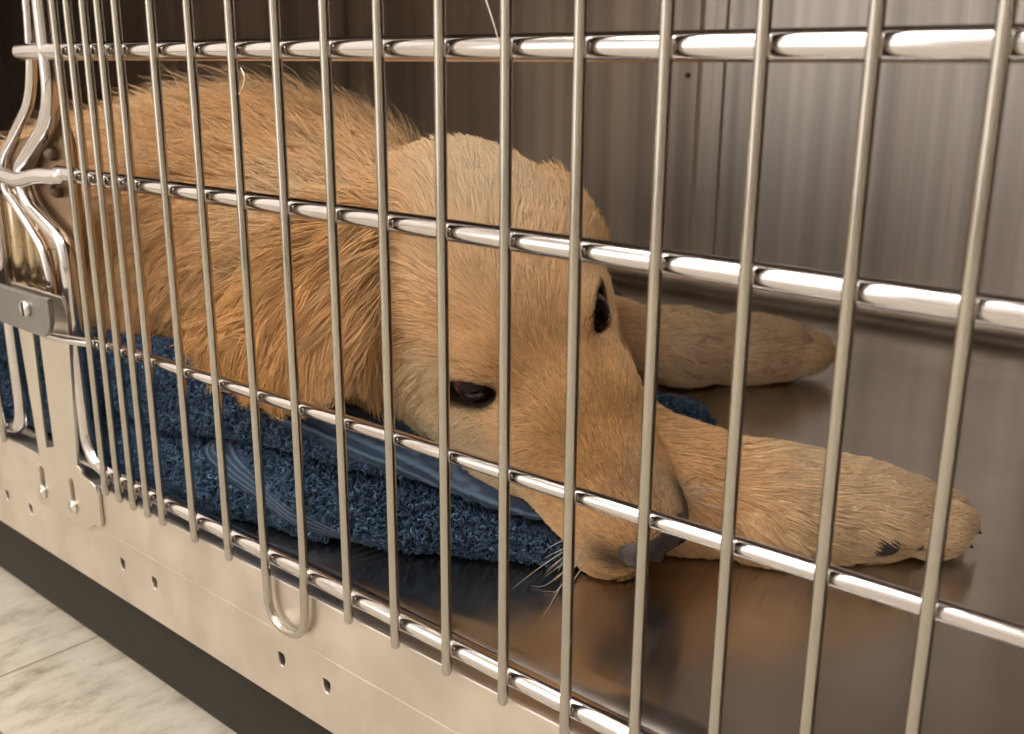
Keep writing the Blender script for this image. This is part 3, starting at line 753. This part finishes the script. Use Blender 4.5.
# clumps
NC = NS//12; cen = rng.choice(NS, NC, replace=False)
from mathutils.kdtree import KDTree
kd = KDTree(NC)
for i, c in enumerate(cen): kd.insert(R0[c], i)
kd.balance()
cl = np.array([kd.find(p)[1] for p in R0])
jit = rng.normal(size=(NC, 3))*.11; jit1 = rng.normal(size=(NS, 3))*.09
jj = jit[cl]*np.clip(Lh/.8, .35, 1)[:, None]+jit1
ph = rng.uniform(0, 6.28, NC)[cl]+rng.normal(size=NS)*.3; wvf = rng.uniform(2.5, 4.5, NC)[cl]
C = np.zeros((NS, PT, 3)); C[:, 0] = R0-N0*.02; P = R0.copy(); Dr = tangent(FL[:, :3], N0)
for k in range(1, PT):
    s_ = k/(PT-1); st = (Lh/(PT-1))[:, None]
    if k % 2 == 1 or k == 1:
        Gk = norm(fd.grad(P)); Fk = field(P, Gk) if (k == 3) else FL
        if k == 3: Dr = norm(Dr*.5+tangent(Fk[:, :3], Gk)*.5)
        else: Dr = tangent(Dr, Gk)
    sd_ = np.cross(Gk, Dr)
    wv = sd_*(np.sin(s_*wvf+ph)*wave*.65)[:, None]
    d = norm(Dr+(Gk*.35*wisp[:, None])+jj+wv+V3(0, 0, -1)*(np.clip(Lh-.5, 0, 1)*.35*s_)[:, None]+Gk*(lift*(1.6-1.6*s_))[:, None])
    P = P+d*st
    dd = fd.sample(P)
    want_min = (.012+.02*s_)+lift*Lh*.18*s_
    want_max = lift*Lh*(1.0*s_)+.05; want_max = np.where(wisp, want_max*1.9+.2*s_, want_max)
    # long top-line hair may stand away from the skin
    corr = np.where(dd < want_min, want_min-dd, np.where((dd > want_max), (want_max-dd)*.6, 0))
    P = P+Gk*corr[:, None]
    C[:, k] = P
# pull strands of a clump together towards the tips
ctr = C[cen][cl]; tt = np.linspace(0, 1, PT)[None, :, None]; am = (np.clip((Lh-.2)/1.0, 0, .55)*np.where(wisp, .0, 1))[:, None, None]
C = C+(ctr-C)*am*tt**1.3
C[:, :, 2] = np.maximum(C[:, :, 2], ZF+.03)
C[:, :, 1] = np.maximum(C[:, :, 1], .42)

def hair_obj(name, C, rad_root, rad_tip, col, mat, parent):
    n, m, _ = C.shape
    hc = bpy.data.hair_curves.new(name); hc.add_curves([m]*n)
    hc.position_data.foreach_set('vector', (Wd(C.reshape(-1, 3))).astype(np.float32).ravel())
    ra = hc.attributes.get('radius') or hc.attributes.new('radius', 'FLOAT', 'POINT')
    s_ = np.linspace(0, 1, m)[None]; r_ = (np.asarray(rad_root).reshape(-1, 1)*(1-s_**1.5)+rad_tip*s_**1.5)*np.ones((n, 1))
    ra.data.foreach_set('value', (r_*S).astype(np.float32).ravel())
    ca = hc.attributes.new('tint', 'FLOAT_COLOR', 'CURVE'); ca.data.foreach_set('color', np.concatenate([col, np.ones((n, 1))], 1).astype(np.float32).ravel())
    o = bpy.data.objects.new(name, hc); COL.objects.link(o); hc.materials.append(mat)
    if parent is not None:
        o.parent = parent; o.matrix_parent_inverse = Matrix.Translation(-base_of[parent.name])
    return o
def hair_mat(name, rough=.45):
    t = NT(name); b = t.n('ShaderNodeBsdfPrincipled'); tr = t.n('ShaderNodeBsdfTranslucent'); mx = t.n('ShaderNodeMixShader')
    a = t.n('ShaderNodeAttribute'); a.attribute_name = 'tint'
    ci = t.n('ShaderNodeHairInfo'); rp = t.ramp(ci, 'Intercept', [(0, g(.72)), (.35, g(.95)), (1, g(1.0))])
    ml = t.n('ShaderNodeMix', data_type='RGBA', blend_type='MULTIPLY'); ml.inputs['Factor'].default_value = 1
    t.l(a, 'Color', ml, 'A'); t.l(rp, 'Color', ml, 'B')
    t.l(ml, 'Result', b, 'Base Color'); t.l(ml, 'Result', tr, 'Color')
    b.inputs['Roughness'].default_value = rough; b.inputs['Specular IOR Level'].default_value = .35
    mx.inputs['Fac'].default_value = .2; t.l(b, 'BSDF', mx, 1); t.l(tr, 'BSDF', mx, 2); t.l(mx, 'Shader', t.out, 'Surface')
    return t.m
tint = coat(R0); vr = np.exp(rng.normal(size=(NC, 1))[cl]*(.06+.18*np.clip(Lh[:, None]-.2, 0, 1)))*np.exp(rng.normal(size=(NS, 1))*.16)*np.array([1, 1, 1])
tint = tint*np.minimum(vr, .90/np.maximum(tint.max(1, keepdims=True), 1e-3)); tint = np.clip(tint, .003, .93)
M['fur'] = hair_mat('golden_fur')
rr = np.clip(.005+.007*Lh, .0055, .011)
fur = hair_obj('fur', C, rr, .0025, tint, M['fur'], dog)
print('strands', NS)
# whiskers and lashes
Wc = []
for s_ in (-1, 1):
    for k in range(14):
        a = H(2.6+.35*random.random(), s_*(.75+.12*random.random()), -1.1-.4*random.random())
        gq = norm(fd.grad(a[None]))[0]; a = a-gq*fd.sample(a[None])[0]
        d = norm(HL*s_*.9+HF*random.uniform(-.5, .5)+HU*random.uniform(-.7, .1)); L = random.uniform(.5, 1.2)
        Wc.append([a+d*L*t-V3(0, 0, 1)*.15*L*t*t for t in np.linspace(0, 1, 7)])
Wc = np.array(Wc); Wc[:, :, 2] = np.maximum(Wc[:, :, 2], ZF+.03)
hair_obj('whiskers', Wc, .008, .002, np.repeat(np.array([[.6, .5, .4]]), len(Wc), 0), M['fur'], dog)


# ------------------------------------------------------------------ the folded blue towel
towel = empty('towel', (1, 5, ZF))
tag(towel, 'dark blue folded terry towel under the dog on the steel floor', 'towel')
def dist_poly(X, Y, poly):
    """signed 2-D distance, negative inside"""
    d = np.full(X.shape, 1e9); ins = np.zeros(X.shape, bool); n = len(poly)
    for i in range(n):
        ax_, ay = poly[i]; bx_, by = poly[(i+1) % n]; ex, ey = bx_-ax_, by-ay
        t = np.clip(((X-ax_)*ex+(Y-ay)*ey)/(ex*ex+ey*ey), 0, 1); d = np.minimum(d, (X-ax_-t*ex)**2+(Y-ay-t*ey)**2)
        c = ((ay > Y) != (by > Y)) & (X < (bx_-ax_)*(Y-ay)/(by-ay+1e-12)+ax_); ins ^= c
    d = np.sqrt(d); return np.where(ins, -d, d).astype(np.float32)
FX = [-16, -6, -1.3, .3, 2.4, 4.0, 4.7, 5.7, 6.7, 8]
FY1 = [.75, .62, .72, .62, 1.15, 1.9, 2.4, 3.0, 3.65, 4.6]           # front edge of the lower fold
CZ = [.95, .9, .80, 1.12, 1.16, 1.0, .74, .40, .05, -.1]              # crease between the folds
TZ = [2.3, 2.35, 2.38, 2.25, 2.02, 1.50, 1.06, .62, .20, .0]         # top of the upper fold
f1 = lambda x: np.interp(x, FX, FY1)
front = [(x, float(f1(x))) for x in (-15.5, -10, -6, -3, -1.3, .3, 1.3, 2.4, 3.2, 4.0, 4.7, 5.7, 6.4)]
poly1 = front+[(6.95, 4.2), (6.7, 5.4), (5.9, 8.0), (5.2, 9.8), (4.6, 10.3), (3.2, 10.2), (.5, 11.5), (-1.6, 14.5), (-2.6, 17.8), (-4.0, 18.8), (-15.5, 18.6)]
poly2 = [(x, y+.06) for x, y in front[:-1]]+[(6.1, 3.6), (5.6, 5.2), (3.4, 8.0), (1.0, 10.0), (-2.6, 13.0), (-3.4, 17.0), (-15.5, 17.0)]
def folds():
    f = Field((-16, -.1, -.6), (7.6, 19.4, 3.0), .10)
    X2, Y2 = np.meshgrid(f.ax[0], f.ax[1], indexing='ij')
    wob = .10*np.sin(X2*.9+Y2*.5)+.06*np.sin(X2*2.1-Y2*1.3+1)+.04*np.sin(X2*4.3+2)
    inner = np.clip((Y2-f1(X2)-1.0)/5, 0, 1)
    ztop1 = np.interp(X2, FX, CZ)*(1-inner)+np.minimum(np.interp(X2, FX, CZ), .7)*inner
    ztop2 = np.interp(X2, FX, TZ)*(1-inner)+np.minimum(np.interp(X2, FX, TZ), 1.25)*inner
    Z = f.ax[2][None, None]
    def layer(poly, zb, zt, rnd, wv):
        d2 = dist_poly(X2, Y2, poly)+wv
        mid = (zb+zt)/2; hh = np.maximum((zt-zb)/2, .10); r = np.minimum(rnd, hh)
        qx = (d2+r)[:, :, None]; qz = np.abs(Z-mid[:, :, None])-(hh-r)[:, :, None]
        return (np.sqrt(np.maximum(qx, 0)**2+np.maximum(qz, 0)**2)+np.minimum(np.maximum(qx, qz), 0)-r[:, :, None]).astype(np.float32)
    a = layer(poly1, np.full(X2.shape, ZF+.02), ztop1-.06, .55, wob*.5)
    b = layer(poly2, ztop1+.10, ztop2, .5, wob*.6-.02)
    f.D = np.minimum(a, b)
    gx, gy, gz = np.meshgrid(*f.ax, indexing='ij'); dg_ = fd.sample(np.stack([gx.ravel(), gy.ravel(), gz.ravel()], 1)).reshape(f.D.shape)
    f.D = np.maximum(f.D, (.01-dg_).astype(np.float32)); return f
tf = folds(); TV, TQ = tf.surface()
# keep only the big shell; terry height noise
TN = norm(tf.grad(TV))
TV = TV+TN*(.025*attr_noise(TV, 7, 11)+.02*attr_noise(TV, 15, 12))[:, None]
def crease_z(x): return np.interp(x, FX, CZ)
def band(P):
    """0..1 mask of the flat woven bands: hem on the top fold, dobby stripe on the lower fold"""
    x, y, z = P.T; fy = f1(x); inside = np.clip((y-fy)/.5, 0, 1)
    hem = ((z > np.interp(x, FX, TZ)-.30*np.clip((x-1.0)/1.0, 0, 1)-.02) & (x > 1.2) & (y < fy+1.6)).astype(float)
    q = z+.40*x                                # slanted dobby stripe across the front of the lower fold
    lowf = (z < crease_z(x)-.02) & (y < fy+1.2)
    st = ((q > .90) & (q < 1.32) & lowf & (x > -.6)).astype(float)
    st2 = 0.
    co = np.where(hem > 0, (np.interp(x, FX, TZ)-z)*.6, q)
    return np.clip(hem+st+st2, 0, 1), co
def towel_mat():
    t = NT('blue_terry'); b = t.n('ShaderNodeBsdfPrincipled'); t.l(b, 'BSDF', t.out, 'Surface')
    a = t.n('ShaderNodeAttribute'); a.attribute_name = 'weave'
    nz = t.noise(500, 3); c0 = t.ramp(nz, 'Fac', [(.3, lin((22, 34, 50))), (.7, lin((48, 68, 90)))])
    sp = t.n('ShaderNodeSeparateColor'); t.l(a, 'Color', sp, 'Color')
    wv = t.n('ShaderNodeMath', operation='SINE'); ml = t.n('ShaderNodeMath', operation='MULTIPLY'); ml.inputs[1].default_value = 72
    t.l(sp, 'Green', ml, 0); t.l(ml, 'Value', wv, 0)
    c1 = t.ramp(wv, 'Value', [(.0, lin((52, 68, 88))), (1, lin((92, 114, 138)))])
    mx = t.n('ShaderNodeMix', data_type='RGBA'); t.l(sp, 'Red', mx, 'Factor'); t.l(c0, 'Color', mx, 'A'); t.l(c1, 'Color', mx, 'B')
    t.l(mx, 'Result', b, 'Base Color'); b.inputs['Roughness'].default_value = .9; b.inputs['Specular IOR Level'].default_value = .15
    b.inputs['Sheen Weight'].default_value = .15
    bp = t.n('ShaderNodeBump'); bp.inputs['Strength'].default_value = .5; bp.inputs['Distance'].default_value = .0015
    mh = t.n('ShaderNodeMath', operation='MULTIPLY'); t.l(wv, 'Value', mh, 0); t.l(sp, 'Red', mh, 1)
    t.l(mh, 'Value', bp, 'Height'); t.l(bp, 'Normal', b, 'Normal')
    return t.m
cloth = fast_mesh('folded_cloth', TV, TQ, towel_mat(), towel)
bm_, q_ = band(TV); at = cloth.data.attributes.new('weave', 'FLOAT_COLOR', 'POINT')
at.data.foreach_set('color', np.stack([bm_, q_, np.zeros(len(TV)), np.ones(len(TV))], 1).astype(np.float32).ravel())
# terry loops, only where they can be seen
tr = np.vstack([TQ[:, [0, 1, 2]], TQ[:, [0, 2, 3]]]); c_ = TV[tr].mean(1); ar = np.linalg.norm(np.cross(TV[tr[:, 1]]-TV[tr[:, 0]], TV[tr[:, 2]]-TV[tr[:, 0]]), axis=1)/2
nn = norm(tf.grad(c_)); facing = ((CP-c_)*nn).sum(1) > -1
dn = np.where(facing & (band(c_)[0] < .5) & (c_[:, 2] > ZF+.12), 480., 0.)*np.where((c_[:, 1] < f1(c_[:, 0])+1.5), 1, .3)*np.where(c_[:, 0] < -7, .3, 1)*np.where(fd.sample(c_) < -.3, 0, 1)
wt = dn*ar; NL = int(wt.sum()); pk = rng.choice(len(tr), NL, p=wt/wt.sum()); uv = rng.random((NL, 2)); fl = uv.sum(1) > 1; uv[fl] = 1-uv[fl]
T1 = tr[pk]; R1 = TV[T1[:, 0]]*(1-uv.sum(1))[:, None]+TV[T1[:, 1]]*uv[:, :1]+TV[T1[:, 2]]*uv[:, 1:]; N1 = norm(tf.grad(R1))
sd1 = norm(np.cross(N1, rng.normal(size=(NL, 3)))); ln = norm(np.cross(N1, sd1)+0)*rng.normal(size=(NL, 1))*.03
hgt = rng.uniform(.05, .09, NL)[:, None]; wd = rng.uniform(.025, .045, NL)[:, None]
LC = np.stack([R1-sd1*wd*.6, R1-sd1*wd+N1*hgt*.6+ln*.5, R1+N1*hgt+ln, R1+sd1*wd+N1*hgt*.6+ln*.5, R1+sd1*wd*.6], 1)
LC[:, :, 2] = np.maximum(LC[:, :, 2], ZF+.02)
def yarn_mat():
    t = NT('terry_yarn'); b = t.n('ShaderNodeBsdfPrincipled'); t.l(b, 'BSDF', t.out, 'Surface')
    a = t.n('ShaderNodeAttribute'); a.attribute_name = 'tint'; t.l(a, 'Color', b, 'Base Color'); b.inputs['Roughness'].default_value = .85; b.inputs['Specular IOR Level'].default_value = .2
    return t.m
tl = np.array(lin((62, 82, 104))[:3])*np.exp(rng.normal(size=(NL, 1))*.45)
pile = hair_obj('terry_pile', LC, .013, .010, tl, yarn_mat(), towel); pile['kind'] = 'stuff'
print('loops', NL)
# two stray pale dog hairs caught on the door
def stray(name, pts, label, r=.012):
    t = mesh(name, *tube(fillet(pts, .3, 6), r, 6), M['stray'], None); tag(t, label, 'hair', None)
M['stray'] = glossy('pale_hair', lin((235, 225, 205)), .4)
def onY(x, y, Y): d = ray(x, y); return CP+d*((Y-CP[1])/d[1])
stray('stray_hair', [onY(484, -6, -.02), onY(490, 12, -.03), onY(497, 34, .02), onY(499, 44, .04)], 'long thin pale stray hair stuck on the top rail near the middle', .008)
stray('stray_hair', [onY(241, 68, -.03), onY(245, 76, -.06), onY(244, 84, -.07), onY(239, 94, -.03)], 'short curled pale stray hair caught on a bar above the dog\'s back', .010)


# ------------------------------------------------------------------ world, camera, view
w = bpy.data.worlds.new('World'); scene.world = w; w.use_nodes = True
w.node_tree.nodes['Background'].inputs['Color'].default_value = (.9, .85, .8, 1)
w.node_tree.nodes['Background'].inputs['Strength'].default_value = .05
cd = bpy.data.cameras.new('camera'); cam = bpy.data.objects.new('camera', cd); COL.objects.link(cam)
cd.sensor_width = 36; cd.lens = 36*CF/1024; cd.clip_start = .01; cd.clip_end = 50
R3 = Matrix((CR, CU, -CW)).transposed()
cam.matrix_world = Matrix.Translation(Wd(CP)) @ R3.to_4x4()
cd.dof.use_dof = True; cd.dof.focus_distance = 14.5*S; cd.dof.aperture_fstop = 16
scene.camera = cam
scene.view_settings.view_transform = 'Standard'; scene.view_settings.look = 'None'
scene.view_settings.exposure = 0.0; scene.view_settings.gamma = 1; scene.view_settings.use_curve_mapping = False
scene.cycles.max_bounces = 10; scene.cycles.diffuse_bounces = 4; scene.cycles.glossy_bounces = 6; scene.cycles.transmission_bounces = 6
scene.cycles.sample_clamp_indirect = 8
scene.cycles.use_denoising = True
scene.cycles.caustics_reflective = True
